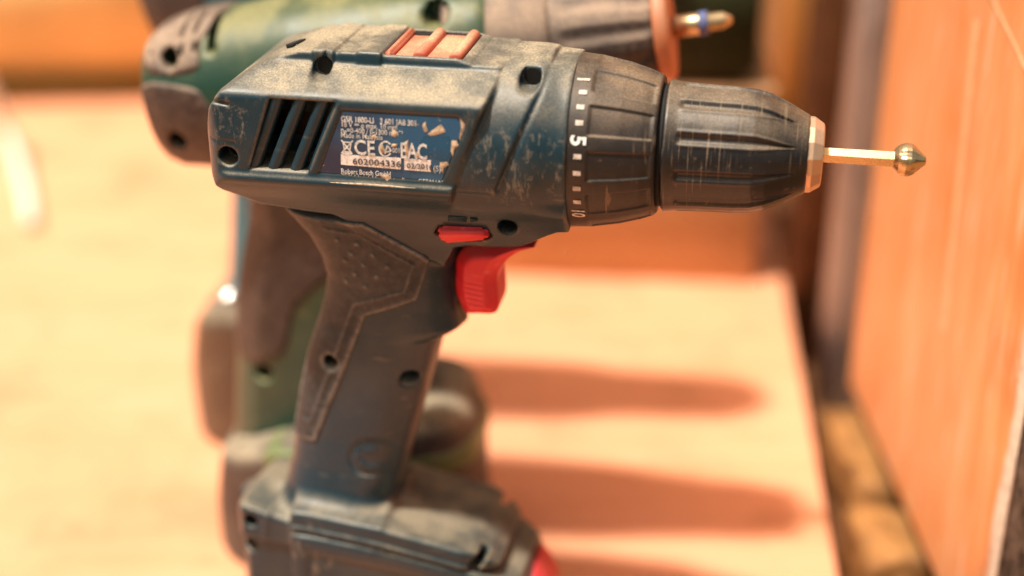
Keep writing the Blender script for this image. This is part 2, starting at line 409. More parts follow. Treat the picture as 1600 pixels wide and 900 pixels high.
# side outline of barrel + lower body
top = np.minimum(topline, 227.4) + deckstep
top = np.where(X < -13.2, top, np.where(X < -8.6, 227.4 - (X + 13.2) * .25, 226.0))
top = top + (1.6 + 0 * X) * sstep(X - 1.2, -.3, .3) * (1 - sstep(X, 12.6, 13.6))
dtop = (Z - top) * .85 + 0 * X
low = [(-87, 240), (-87, 204), (-85.8, 192), (-82, 187), (-72, 181.8), (-58, 180.2), (-50, 179.6), (-30, 170), (-18, 163), (-14.5, 169.8), (-10, 171.2), (5, 171.6), (8, 172.6), (17, 177.6), (20.2, 178), (20.2, 240)]
dlow = poly_sd(low, X, Z)
dout = smax(dtop, dlow, 1.0)
F = smax(body, dout[:, None, :], 1.0)
# --- handle with the part behind the trigger
zc = [50, 60, 66, 72, 78, 86, 98, 112, 122, 130, 134.5, 136.5, 138.5, 146, 154, 161, 168, 178]
xb = [-82, -81, -79.6, -78, -76.6, -74.6, -72.4, -69.6, -67.2, -64.6, -62.8, -62.1, -61.4, -59.2, -57.9, -59.4, -63, -72]
xf = [-34, -35, -37, -38.3, -36.8, -35.0, -31.6, -27.6, -25, -22.9, -21.4, -17.0, -14.4, -16.2, -16.6, -16.0, -15, -10]
hw = [19, 19, 19, 18.4, 17.6, 16.4, 15.4, 15.2, 15.2, 15.2, 15.2, 15.2, 15.2, 15.4, 15.8, 16.4, 17.4, 19]
B_ = interp(V1.z, zc, xb)[None, :]; Fr = interp(V1.z, zc, xf)[None, :]; HW = interp(V1.z, zc, hw)[None, :]
xc = (B_ + Fr) / 2; ha = (Fr - B_) / 2
uu = np.abs((X - xc) / ha)
Wh = HW * np.power(np.clip(1 - uu ** 2.7, 0, 1), 1 / 2.3)
Wh = blur(Wh, 1)
# round emblem pressed into the handle
em = np.sqrt((X + 43.6) ** 2 + (Z - 92.2) ** 2)
Wh = Wh - .7 * np.exp(-((em - 7.0) / .55) ** 2) - .35 * (1 - sstep(em, 6.2, 6.8))
for a0, a1, rr in ((200, 320, 3.6), (60, 130, 3.4), (150, 175, 4.6)):
    pts = [(-43.6 + rr * math.cos(R(a)), 92.2 + rr * math.sin(R(a))) for a in np.linspace(a0, a1, 7)]
    Wh = Wh + .5 * np.exp(-(line_sd(pts, X, Z) / .5) ** 2)
dh_out = np.maximum(B_ - X, X - Fr)
H = V1.relief(Wh); H = np.maximum(H, (dh_out * .8)[:, None, :]); H = smax(H, V1.Z - 176, 1); 
zfloor = 62.0
H = np.maximum(H, zfloor - V1.Z)
F = smin(F, H, 3.5)
# --- foot with a sloping deck
ftop = interp(V1.x, [-95, -88, -71, -69.6, -62, -40, -9, -4, 6, 13, 20], [67.0, 70.0, 65.8, 72.2, 72.0, 69.9, 63.8, 61, 52, 38, 20])[:, None]
Wft = interp(V1.x, [-92.5, -90.8, -88, -72.2, -70.4, -68.6, -40, -12, -4, 2, 8, 13, 16], [5, 17, 20.5, 21.5, 22.5, 25.4, 26.2, 26.0, 23, 19, 14, 9, 3])[:, None] + 0 * Z
Wft = Wft - .9 * np.exp(-((ftop - 7.6 - Z) / .55) ** 2) * sstep(X, -70, -68)        # seam under the dark band
Wft = Wft + .9 * np.exp(-((ftop - 6.0 - Z) / .7) ** 2) * sstep(X, -71, -69)        # raised rib
FT = np.maximum(V1.relief(Wft), 0 * V1.X - 99)
FT = smax(FT, ((Z - ftop) * .95)[:, None, :], 2.4); FT = np.maximum(FT, 57 - V1.Z)
F = smin(F, FT, 7.0)
# --- holes for the screws
holes = [(-51.8, 223.2, 2.75, 23), (8.4, 223.0, 2.9, 21), (-77.8, 199.0, 2.9, 30), (2.6, 179.6, 2.7, 18), (-55.7, 126.2, 2.4, 15), (-31.0, 121.6, 2.7, 14), (-85.0, 63.8, 2.3, 19), (-7.0, 59.6, 2.6, 24)]
for hx, hz, hr, yy in holes:
    dd = np.sqrt((X - hx) ** 2 + (Z - hz) ** 2) - hr
    if hx == -7.0: dd = np.sqrt(((X - hx) * 1.0 - (Z - hz) * .5) ** 2 + (Z - hz) ** 2 * .6) - hr * .8
    cy = np.maximum(dd[:, None, :], V1.Y + (yy - 8.5))
    F = smax(F, -cy, 1.1)
# --- vent slits
SL = [(-61.6, -57.0, -70.2, -66.4), (-52.9 + .3, -49.5, -63.3, -59.4), (-46.9, -43.6, -56.6, -53.4)]
slits = []
for a, b, c, d in SL:
    q = [(a, 217.4), (b, 217.4), (d, 195.6), (c, 195.6)]; slits.append(q)
cav = poly_sd([(-64.0, 216.9), (-44.4, 216.9), (-53.9, 195.9), (-71.4, 195.9)], X, Z)
cy = np.maximum(cav[:, None, :], V1.Y + 14)
F = smax(F, -cy, .3)
# --- notch in the deck for the speed switch
nb = np.maximum(np.maximum(np.abs(V1.X + 23.0) - 11.3, 225.2 - V1.Z), np.abs(V1.Y) - 13.9)
F = smax(F, -nb, .3)
# --- slot behind the trigger and for the reversing switch
ds = poly_sd([(-19.4, 175.6), (-17.6, 178.4), (-3.2, 177.2), (-2.2, 175.8), (-4.2, 174.4), (-16.6, 173.0)], X, Z)
F = smax(F, -np.maximum((ds - .25)[:, None, :], V1.Y + 16), .3)
F[:, :, 0] = 1; F[:, :, -1] = 1; F[0] = 1; F[-1] = 1; F[:, 0] = 1
def foot_lean(o, near=True):
    me = o.data; n = len(me.vertices); co = np.empty(n * 3, dtype=np.float32); me.vertices.foreach_get('co', co); co = co.reshape(-1, 3)
    k = 1 - sstep(co[:, 2] * 1000, 74, 92); co[:, 2] -= .13 * co[:, 1] * k
    me.vertices.foreach_set('co', co.ravel()); me.update()
hous = V1.mesh(F, 'housing', M['navy'], drill); foot_lean(hous)
# --- rubber grip, laid over the handle
gp = tr([(480, 333), (530, 336), (575, 338), (625, 370), (672, 402), (662, 436), (651, 470), (612, 482), (571, 494), (553, 541), (535, 587), (513, 640), (492, 692), (465, 692)], -15.5)
gp = gp + [(-82, gp[-1][1]), (-86, 120), (-80, 150), (-90, 182)]
V2 = Vol(-92, -20, 30, 78, 186, .5)
i0 = int(round((V2.x[0] - V1.x[0]) / .5)); k0 = int(round((V2.z[0] - V1.z[0]) / .5)); j0 = len(V1.y) - len(V2.y)
Fs = F[i0:i0 + len(V2.x), j0:, k0:k0 + len(V2.z)].copy()
dg = poly_sd(gp, V2.X2, V2.Z2)
inn = tr([(509, 354), (540, 357), (564, 359), (605, 386), (646, 413), (633, 455), (592, 466), (552, 476), (537, 516), (522, 557), (501, 611), (481, 666), (466, 663)], -16)
dline = line_sd(inn, V2.X2, V2.Z2)
bump_ = .75 + .45 * np.exp(-(dline / .45) ** 2)
for a, b in ((529, 372), (561, 377), (550, 393), (585, 395), (540, 406), (570, 411), (607, 415), (555, 428), (590, 431), (540, 441), (572, 447)):
    hx, hz = at(a, b, -16); bump_ = bump_ + .75 * np.exp(-(np.sqrt((V2.X2 - hx) ** 2 + (V2.Z2 - hz) ** 2) / .62) ** 2)
G = smax(Fs - bump_[:, None, :], (dg + .15)[:, None, :], .5)
G = np.maximum(G, -(Fs + 1.6))
hx, hz = -55.7, 126.2
G = smax(G, -(np.sqrt((V2.X2 - hx) ** 2 + (V2.Z2 - hz) ** 2) - 2.6)[:, None, :], .4)
G[0] = 1; G[-1] = 1; G[:, 0] = 1; G[:, :, 0] = 1; G[:, :, -1] = 1
V2.mesh(G, 'rubber_grip', M['grip'], drill)
del F, G, Fs, H, FT, body, cy
# screws deep in the holes
for hx, hz, hr, yy in holes:
    s = cyl_y('screw', hx, hz, -(yy - 8.2), -(yy - 9.5), hr * .82, M['screw'], drill, 14)
# vent slats and the dark motor behind them
def slat(a, b):
    (x0, z0), (x1, z1) = a, b
    n = 14; V = []; Qs = []
    prof = [(-1.95, 3.4), (-1.9, .9), (-1.2, .15), (0, -.15), (1.2, .2), (1.9, 1.1), (1.95, 3.4)]
    for i in range(n + 1):
        t = i / n; cx, cz = x0 + (x1 - x0) * t, z0 + (z1 - z0) * t
        for u, v in prof: V.append((cx + u, -28.7 + v, cz))
    m = len(prof)
    for i in range(n):
        for j in range(m - 1): Qs.append((i * m + j, i * m + j + 1, (i + 1) * m + j + 1, (i + 1) * m + j))
        Qs.append((i * m + m - 1, i * m, (i + 1) * m, (i + 1) * m + m - 1))
    return from_np('vent_slat', V, Qs, M['navy'], drill, True)
slat((-55.0, 217.4), (-65.0, 195.0)); slat((-48.4, 217.4), (-58.2, 195.0)); slat((-61.9, 217.4), (-71.2, 195.0)); slat((-43.4, 217.4), (-53.0, 195.0))
for k in range(2):
    pass
lathe('motor', [(-72, 0.1), (-72, 14.5), (-40, 14.5), (-40, .1)], plain('motor_brown_metal', (.06, .035, .02), .45, .5), drill, 205, 48)
# --- rating label
lab_m = bpy.data.materials.new('rating_label_blue'); t, N, L = nt(lab_m); tc = N('TexCoord')
n1 = noise(N, L, tc.outputs['Object'], 60, 4, .6); n2 = noise(N, L, tc.outputs['Object'], 260, 5, .7); gr = N('SeparateXYZ'); L(tc.outputs['Object'], gr.inputs[0])
blu = mixc(N, L, ramp(N, L, gr.outputs[0], -.045, -.018), (.020, .034, .075), (.020, .095, .19))
blu = mixc(N, L, ramp(N, L, n1, .4, .75, 0, .5), blu, (.05, .17, .26))
wear = ramp(N, L, n2, .655, .70, 0, .85)
blu = mixc(N, L, wear, blu, (.55, .42, .28))
p = N('BsdfPrincipled'); L(blu, p.inputs['Base Color']); p.inputs['Roughness'].default_value = .34; o_ = N('OutputMaterial'); L(p.outputs[0], o_.inputs[0])
YL = -29.0
zl = lambda z: -interp(z, zs, ws)
def bent_plate(name, pts, off, thick, mat, parent, step=1.5):
    """thin plate that follows the curved side of the barrel"""
    bm = bmesh.new()
    vs_ = [bm.verts.new((x * .001, 0, z * .001)) for x, z in pts]; bm.faces.new(vs_)
    zmin = min(q[1] for q in pts); zmax = max(q[1] for q in pts); z = zmin + step
    while z < zmax:
        bmesh.ops.bisect_plane(bm, geom=bm.verts[:] + bm.edges[:] + bm.faces[:], plane_co=(0, 0, z * .001), plane_no=(0, 0, 1)); z += step
    r = bmesh.ops.extrude_face_region(bm, geom=bm.faces[:]); vv = [e for e in r['geom'] if isinstance(e, bmesh.types.BMVert)]
    for v in bm.verts: v.co.y = -float(np.interp(v.co.z * 1000, zs, ws)) * .001 + .00055 - off * .001
    for v in vv: v.co.y += thick * .001
    bmesh.ops.recalc_face_normals(bm, faces=bm.faces)
    me = bpy.data.meshes.new(name); bm.to_mesh(me); bm.free(); return link(name, me, mat, parent, False)
lab_in = [(-42.6, 214.6), (-9.8, 214.6), (-8.0, 212.4), (-14.6, 196.0), (-50.2, 196.0)]
plate = bent_plate('rating_label', lab_in, .22, .8, lab_m, drill)
def yl(z): return -float(np.interp(z, zs, ws)) + .55 - .30
def wr(body, px, py, size, sx=1., bold=0., mat='print', nm='printed_line'):
    x, z = at(px, py, -29.3); return text(nm, body, size, M[mat], plate, face_mat(x, yl(z + size * .3) - .02, z), sx, bold)
wr('GSR 1800-LI   3 601 JA8 301', 533, 189.5, 2.35, .80, .035)
wr('18 V \u2393 \u00f8 max. 10 mm', 533, 197.5, 2.15, .84, .01)
wr('n\u2080=0-400 / 0-1300 min\u207b\u00b9', 533, 206.0, 2.15, .84, .01)
wr('Made in Malaysia', 533, 214.0, 2.15, .84, .01)
wr('C', 554, 240, 6.2, .86, .10); wr('E', 574, 241.5, 6.2, .80, .10)
wr('001', 613.5, 237.5, 2.0, .8); wr('EAC', 626, 245.5, 6.4, .66, .12)
def bar(pts, w=.35, mat='print', nm='printed_mark', y=None):
    """flat printed stroke between photo points"""
    q = [at(a, b, -29.3) for a, b in pts]; bm = bmesh.new()
    for (x0, z0), (x1, z1) in zip(q[:-1], q[1:]):
        l = math.hypot(x1 - x0, z1 - z0) or 1; nx, nz = -(z1 - z0) / l * w / 2, (x1 - x0) / l * w / 2
        vv = [bm.verts.new((a * .001, (yl(b) - .03) * .001, b * .001)) for a, b in ((x0 + nx, z0 + nz), (x1 + nx, z1 + nz), (x1 - nx, z1 - nz), (x0 - nx, z0 - nz))]
        bm.faces.new(vv)
    me = bpy.data.meshes.new(nm); bm.to_mesh(me); bm.free(); return link(nm, me, M[mat], plate, False)
# crossed-out bin, ring mark, boxes
b_ = [bar([(534, 218), (551, 240)], .45), bar([(552, 219), (534, 239)], .45), bar([(537, 221), (549, 222), (547, 237), (539, 236), (537, 221)], .4), bar([(536, 239.5), (550, 240.5)], .9)]
cx, cy_ = 603, 232
bar([(cx + 9.5 * math.cos(a), cy_ + 11.5 * math.sin(a)) for a in np.linspace(.6, 5.6, 18)], .5)
bar([(cx + 3, cy_ - 6), (cx - 1, cy_ + 8)], .4); bar([(cx + 4, cy_ - 4), (cx + 9, cy_ + 3), (cx + 1, cy_ + 5)], .4)
def boxp(nm, c4, mat='white'):
    q = [at(a, b, -29.3) for a, b in c4]; return bent_plate(nm, q, .30, .15, M[mat], plate, 1.2)
boxp('serial_box', [(533, 240.5), (627, 246.5), (626.5, 264.5), (533, 257)]); boxp('date_box', [(632, 247), (673.5, 250), (673.5, 268.5), (632, 265)])
def wr2(body, px, py, size, sx, b=0.):
    x, z = at(px, py, -29.4); return text('printed_line', body, size, M['digits'], plate, face_mat(x, yl(z + size * .3) - .14, z), sx, b)
wr2('602004336', 551, 256, 2.7, 1.18); wr2('02/2016', 636, 262.5, 2.3, 1.0)
wr('(S)', 677, 267, 2.4, .9); wr('Robert Bosch GmbH', 533, 270.5, 2.1, .82, .01)
wr('70764 Leinfelden-Echterdingen GERMANY', 533, 278.5, 2.1, .845, .01)
tornm = dusty('teal_torn_sticker', (.001, .075, .16), amt=.04, rough=.22, scratch=.8, up=.1, edge=0, cav=0)
paper = plain('torn_paper_backing', (.50, .38, .25), .8, scale=900, var=.4)
bent_plate('torn_hologram', [at(a, b, -29.3) for a, b in [(657, 222), (663, 211), (683, 210), (702, 212), (708, 226), (706, 238), (699, 250), (684, 248), (668, 243), (656, 238), (653, 230)]], .28, .2, tornm, plate)
def scrap(pts):
    q = [at(a, b, -29.3) for a, b in pts]
    c = np.mean(q, axis=0); bm = bmesh.new(); top_ = bm.verts.new((c[0] * .001, (yl(c[1]) - .22) * .001, c[1] * .001)); vs_ = [bm.verts.new((a * .001, (yl(b) - .02) * .001, b * .001)) for a, b in q]
    for i in range(len(vs_)): bm.faces.new((vs_[i - 1], vs_[i], top_))
    bmesh.ops.recalc_face_normals(bm, faces=bm.faces)
    me = bpy.data.meshes.new('paper_scrap'); bm.to_mesh(me); bm.free(); return link('paper_scrap', me, paper, plate, False)
scrap([(668, 209), (676, 203), (689, 194), (693, 199), (696, 206), (684, 210), (674, 212)])
scrap([(661, 193), (665, 190), (666, 196), (669, 205), (664, 207), (660, 197)])
scrap([(706, 219), (714, 219), (717, 226), (710, 234), (708, 244), (705, 236)]); scrap([(688, 253), (699, 252), (702, 257), (694, 262), (692, 270), (687, 262)])
scrap([(718, 182), (727, 192), (725, 204), (718, 219), (719, 208), (722, 195)])
scrap([(593, 272), (607, 272), (611, 279), (606, 286), (599, 281)]); scrap([(612, 200), (622, 206), (619, 214), (613, 213)]); scrap([(515, 280), (560, 283.5), (610, 287.5), (650, 289.5), (650, 292), (590, 290), (517, 283)])
scrap([(580, 211), (588, 209), (588, 216), (581, 216)]); scrap([(592, 228), (599, 225), (603, 236), (597, 240)]); scrap([(632, 222), (638, 218), (640, 240), (634, 243)])
scrap([(652, 236), (657, 241), (655, 247), (648, 245)]); scrap([(612, 224), (622, 224), (620, 228), (612, 229)])
# --- speed switch in the deck
sw = rbox('speed_switch', (.0222, .0272, .0012), M['dusty_red'], drill, .0003, 1, (-.0230, 0, .2258))
for xx in (-24.4, -13.9): tube('switch_rib', [(xx, -13.4, 226.6), (xx, -13.0, 226.6), (xx, 13.0, 226.6), (xx, 13.4, 226.6)], [1.2, 1.9, 1.9, 1.2], M['dusty_red'], sw, 14)
rbox('switch_end', (.0022, .0270, .0034), M['dusty_red'], sw, .0006, 2, (-.0332, 0, .2264))
rbox('switch_rail', (.0075, .0012, .0008), M['screw'], sw, .0002, 1, (-.0285, .0115, .2266))
# black block standing for the shade of a small slot on the rear deck
rbox('slot_shade', (.0024, .007, .0012), M['black'], drill, .0002, 1, (-.0640, -.004, .2262), (0, R(-14), R(-18)))
# --- red reversing switch and its pressed arrow
rs = tr([(682, 365), (687, 354), (722, 355), (756, 356), (766, 367), (759, 375), (725, 378), (693, 380)], -21.5)
solid_poly('direction_switch', rs, -22.2, -14, M['red'], drill, .9, True)
for pts in ([(700, 341), (728, 342)], [(700, 345), (728, 346)]):
    q = tr(pts, -23.5); tube('pressed_mark', [(q[0][0], -23.0, q[0][1]), (q[1][0], -23.0, q[1][1])], .45, M['navy'], drill, 6)
q = tr([(734, 341), (746, 346), (735, 348)], -23.5); solid_poly('pressed_mark', q, -23.4, -21, M['navy'], drill, .1)
# --- trigger
VT = Vol(-24, 12, 12, 134, 170, .4)
tg = tr([(711, 455), (711, 425), (713, 402), (730, 384), (768, 380), (831, 386), (831, 390), (812, 395), (795, 405), (786, 415), (778, 428), (776, 440), (778, 460), (779, 476), (776, 488), (768, 492), (750, 492), (729, 491), (721, 482)], -7)
dt = poly_sd(smooth_poly(tg, 3), VT.X2, VT.Z2)
Wt = 10.0 - 3.2 * (1 - sstep(-dt, 0, 4.2)) + .16 * np.sin((VT.Z2 + VT.X2 * .15) * 2 * math.pi / 1.7) * (1 - sstep(np.abs(VT.X2 + 10.5), 2.4, 4.2)) * (1 - sstep(np.abs(VT.Z2 - 148), 7, 9))
Ft = smax(VT.relief(Wt), dt[:, None, :], 1.4)
Ft[0] = 1; Ft[-1] = 1; Ft[:, 0] = 1; Ft[:, :, 0] = 1; Ft[:, :, -1] = 1
VT.mesh(Ft, 'trigger', M['red'], drill)
# --- clutch ring
def clutch_rad(x, ph, r):
    d = r.copy()
    for k in range(12):
        pc = R(2 + 30 * k)
        a = (ph - pc + math.pi) % (2 * math.pi) - math.pi
        s = np.maximum(np.abs(a) * 23 - 3.9, np.abs(x - 34.4) - 8.6)
        d = d - .60 * (1 - sstep(s, -.3, .3))
    return d
lathe('clutch_ring', [(17.5, 24.0), (19.6, 25.2)] + dens([(19.8, 25.6), (26, 25.1), (34, 23.6), (40, 21.9), (43.6, 20.5)], .5) + [(44.3, 19.8), (44.3, 15)], M['clutch'], drill, AX, 540, clutch_rad)
lathe('gap_shade', [(17.0, 20), (17.0, 24.2), (19.0, 24.2), (19, 20)], M['black'], drill, AX, 96)  # solid black ring, painted as the shade between the parts
lathe('gap_shade', [(43.5, 12), (43.5, 17.8), (47, 17.8), (47, 12)], M['black'], drill, AX, 96)
clutch = [o for o in drill.children if o.name.startswith('clutch_ring')][0]
def ring_text(body, px, py, size, mat, r, sx=1., bold=0., nm='printed_number'):
    ph = .0; X0 = 23.
    for _ in range(30):
        X0, Z0 = at(px, py, -r * math.cos(ph)); ph = math.asin(max(-.97, min(.97, (Z0 - AX) / r)))
    slope = R(5)
    # glyph up -> +X (nose), glyph right -> downwards
    rad = Vector((0, -math.cos(ph), math.sin(ph))); down = Vector((0, -math.sin(ph), -math.cos(ph))); up = Vector((1, 0, 0))
    m = Matrix((( down.x, up.x, rad.x, X0 * .001), (down.y, up.y, rad.y, -r * math.cos(ph) * .001), (down.z, up.z, rad.z, (AX + r * math.sin(ph)) * .001), (0, 0, 0, 1)))
    if body is None:
        bm = bmesh.new(); s = .001
        for a, b in ((-.7, -1.1), (.7, -1.1), (.7, 1.1), (-.7, 1.1)): bm.verts.new((a * s, b * s, .0))
        bm.verts.ensure_lookup_table(); bm.faces.new(bm.verts); bm.transform(m)
        me = bpy.data.meshes.new('printed_tick'); bm.to_mesh(me); bm.free(); return link('printed_tick', me, M[mat], clutch, False)
    return text(nm, body, size, M[mat], clutch, m @ Matrix.Translation((0, -size * .00036, 0)), sx, bold, 'CENTER')
ring_text('1', 912, 124, 5.2, 'tick', 25.46, 1., .12)
for q in ((911, 144), (907, 167), (905, 192), (902, 245), (901, 271), (901, 295), (901.5, 316)): ring_text(None, *q, 0, 'tick', 25.52)
ring_text('5', 904, 220, 6.0, 'white', 25.48, 1.05, .16); ring_text('10', 904, 333, 5.2, 'tick', 25.46, .8, .12)
# --- keyless chuck sleeve
def chuck_rad(x, ph, r):
    d = r.copy()
    for k in range(11):
        pc = R(-7 + 360 / 11 * k); a = (ph - pc + math.pi) % (2 * math.pi) - math.pi
        w = .85 * (1 - sstep(x, 70, 84)) + .3
        prof = sstep(x, 49.6, 50.6) * (1 - sstep(x, 80, 83))
        u = a * 18 / w
        d = d - .8 * np.exp(-np.abs(u) ** 3) * prof + .18 * np.exp(-((np.abs(u) - 1.7) / .5) ** 2) * prof
    return d
lathe('chuck_sleeve', [(45.6, 15), (45.6, 18.2), (46.1, 19.0)] + dens([(46.4, 19.2), (49.5, 18.7), (58, 18.3), (66, 18.1), (71, 17.7), (75, 16.7), (80, 14.5), (84.8, 11.9), (86.0, 11.3)], .5) + [(86.3, 10.8), (86.3, 5)], M['chuck'], drill, AX, 480, chuck_rad)
lathe('nose_ring', [(85.6, 6), (85.6, 10.6), (86.2, 11.0), (87.6, 10.9), (90.2, 9.2), (90.5, 8.6), (90.5, 3.2), (88, 3.0)], M['nose'], drill, AX, 14, smooth=False, phase=.2)
# --- foot: battery pack below the seam
VB = Vol(-96, 22, 34, 0, 72, 1.0)
X, Z = VB.X2, VB.Z2
bt = interp(VB.x, [-92, -84, -71, -69.6, -62, -40, -9, -4, 6, 13, 20], [60, 61.5, 63, 64.0, 63.8, 61.6, 56.2, 54.6, 51, 36, 18])[:, None]
Wq = interp(VB.x, [-92.5, -90.5, -87.5, -71, -69.4, -66, -20, -6, 2, 8, 14, 18], [5, 15, 19, 20.6, 26, 26.8, 26.8, 26.2, 22, 17, 10, 4])[:, None] + 0 * Z
Wq = Wq - .8 * (1 - sstep(poly_sd([(-64, 57.6), (-24, 53.4), (-20, 48), (-22, 12), (-64, 12)], X, Z), -.8, .6))
Fb = smax(VB.relief(Wq), ((Z - bt) * .95)[:, None, :], 1.6); Fb = np.maximum(Fb, 0.6 - VB.Z)
dd = np.sqrt((X + 86.4) ** 2 + (Z - 53.0) ** 2) - 2.5
Fb = smax(Fb, -np.maximum(dd[:, None, :], VB.Y + 13), .5)
Fb[0] = 1; Fb[-1] = 1; Fb[:, 0] = 1; Fb[:, :, 0] = 1; Fb[:, :, -1] = 1
bat = VB.mesh(Fb, 'battery_pack', M['navy'], drill); foot_lean(bat)
solid_poly('release_button', [(7.6, 48.6), (10.0, 46.4), (13.8, 40), (15.6, 30), (8.5, 32)], -13, 13, M['red'], bat, 1.2, True)
# --- countersink bit held by the chuck
bit = empty('countersink_bit', (0, 0, 0), YAW, label='short steel countersink bit gripped in the black chuck of the front drill', cat='drill bit')
lathe('shank', [(86, .2), (86, 2.4), (90.4, 2.4), (110.6, 2.45), (110.8, .2)], M['steel'], bit, 200.6, 6, smooth=False, phase=.35)
def head_rad(x, ph, r): return r * (1 - .05 * (np.abs((ph * 5 / (2 * math.pi)) % 1 - .5) < .16) * (x > 112))
lathe('cutter_head', [(110.2, .2), (110.2, 2.6), (110.8, 3.3), (111.4, 3.9), (112.2, 4.4), (113.4, 4.8), (114.8, 4.75), (115.8, 4.2), (117.0, 3.0), (118.2, 1.9), (119.0, 1.2), (119.3, .2)], M['steel'], bit, 200.8, 50, head_rad, smooth=False)

# ================================================================== TOOLS BEHIND
M['green'] = dusty('dusty_green_plastic', (.008, .048, .022), (.012, .055, .038), amt=.10, rough=.3, edge=.3, cav=.2, scratch=.4, up=.6, dust=(.34, .30, .12), hi=(.15, .9))
M['brown_rubber'] = dusty('dusty_brown_rubber', (.030, .020, .018), amt=.16, rough=.5, edge=.3, cav=.2, scratch=.4, mott=.1, up=.7, dust=(.42, .30, .21))
M['teal'] = dusty('dusty_teal_plastic', (.006, .13, .17), amt=.22, rough=.4, edge=.3, cav=.2, scratch=.4, up=.6)
M['dark'] = dusty('dusty_dark_plastic', (.030, .026, .028), amt=.22, rough=.45, edge=.3, cav=.2, scratch=.4, up=.7)
M['orange_ring'] = dusty('orange_plastic', (.55, .17, .07), amt=.25, rough=.4, up=.3, scratch=.2)
def back_tool(root, org, yaw, axis, rprof, handle, hwid, foot, fwid, body_m, h=1.2, zones=(), holes=(), slits=(), foot_m=None, foot_top_z=None):
    k = dict(org=org, yaw=yaw)
    (ax0, az0), (ax1, az1) = tr(axis, 0, **k); L_ = math.hypot(ax1 - ax0, az1 - az0); ux, uz = (ax1 - ax0) / L_, (az1 - az0) / L_
    hp = tr(handle, 0, **k)
    x0 = min(ax0, *[q[0] for q in hp]) - 6; x1 = ax0 + ux * rprof[-1][0] + 8; z1 = max(az0, az0 + uz * rprof[-1][0]) + max(r for _, r in rprof) + 4
    V = Vol(x0, x1, 36, 40, z1, h); X, Z = V.X2, V.Z2
    t = (X - ax0) * ux + (Z - az0) * uz; r = -(X - ax0) * uz + (Z - az0) * ux
    Rr = np.interp(t, [q[0] for q in rprof], [q[1] for q in rprof])
    W = Rr * np.power(np.clip(1 - np.abs(r / np.maximum(Rr, .01)) ** 2.3, 0, 1), 1 / 2.2)
    out = np.maximum(np.abs(r) - Rr, np.maximum(-t, t - rprof[-1][0]))
    F = smax(V.relief(W), out[:, None, :], 5)
    dh = poly_sd(smooth_poly(hp, 3), X, Z)
    Wh = hwid * np.power(np.clip(-dh / 13., 0, 1), .42)
    F = smin(F, smax(V.relief(Wh), dh[:, None, :], 3), 6)
    for hx, hy, hr, yy in holes:
        a, b = at(hx, hy, -yy, **k); F = smax(F, -np.maximum((np.sqrt((X - a) ** 2 + (Z - b) ** 2) - hr)[:, None, :], V.Y + yy - 9), .8)
    for t0 in slits:
        sl_ = np.maximum(np.abs(t - t0) - 1.3, 17 - r); F = smax(F, -np.maximum(sl_[:, None, :], V.Y + 1.5), .5)
    F[0] = 1; F[-1] = 1; F[:, 0] = 1; F[:, :, 0] = 1; F[:, :, -1] = 1
    V.mesh(F, 'housing', body_m, root)
    for nm, pts, mat, Y, off in zones:
        d = poly_sd(smooth_poly(tr(pts, Y, **k), 3), X, Z)
        G = smax(F - off, d[:, None, :], .8); G = np.maximum(G, -(F + 2)); G[0] = 1; G[-1] = 1; G[:, 0] = 1; G[:, :, 0] = 1; G[:, :, -1] = 1
        for hx, hy, hr, yy in holes:
            a, b = at(hx, hy, -yy, **k); G = smax(G, -(np.sqrt((X - a) ** 2 + (Z - b) ** 2) - hr)[:, None, :], .5)
        V.mesh(G, nm, mat, root)
    # foot
    fp = tr(foot, 0, **k); fx0 = min(q[0] for q in fp); fx1 = max(q[0] for q in fp)
    VF = Vol(fx0 - 4, fx1 + 4, 42, -2, max(q[1] for q in fp) + 4, 1.4)
    d = poly_sd(smooth_poly(fp, 4), VF.X2, VF.Z2); u = np.abs((VF.X2 - (fx0 + fx1) / 2) / ((fx1 - fx0) / 2)); Wf = fwid * np.power(np.clip(1 - u ** 2.6, 0, 1), 1 / 2.2) + 0 * VF.Z2
    G = smax(VF.relief(Wf), d[:, None, :], 7); G = np.maximum(G, .5 - VF.Z); G[0] = 1; G[-1] = 1; G[:, 0] = 1; G[:, :, 0] = 1; G[:, :, -1] = 1
    fo = VF.mesh(G, 'battery_pack', foot_m or body_m, root)
    return (ax0, az0, ux, uz), fo
def on_axis(o, A, off):
    ax0, az0, ux, uz = A; o.location = ((ax0 + ux * off) * .001, 0, (az0 + uz * off) * .001); o.rotation_euler = (0, -math.atan2(uz, ux), 0)

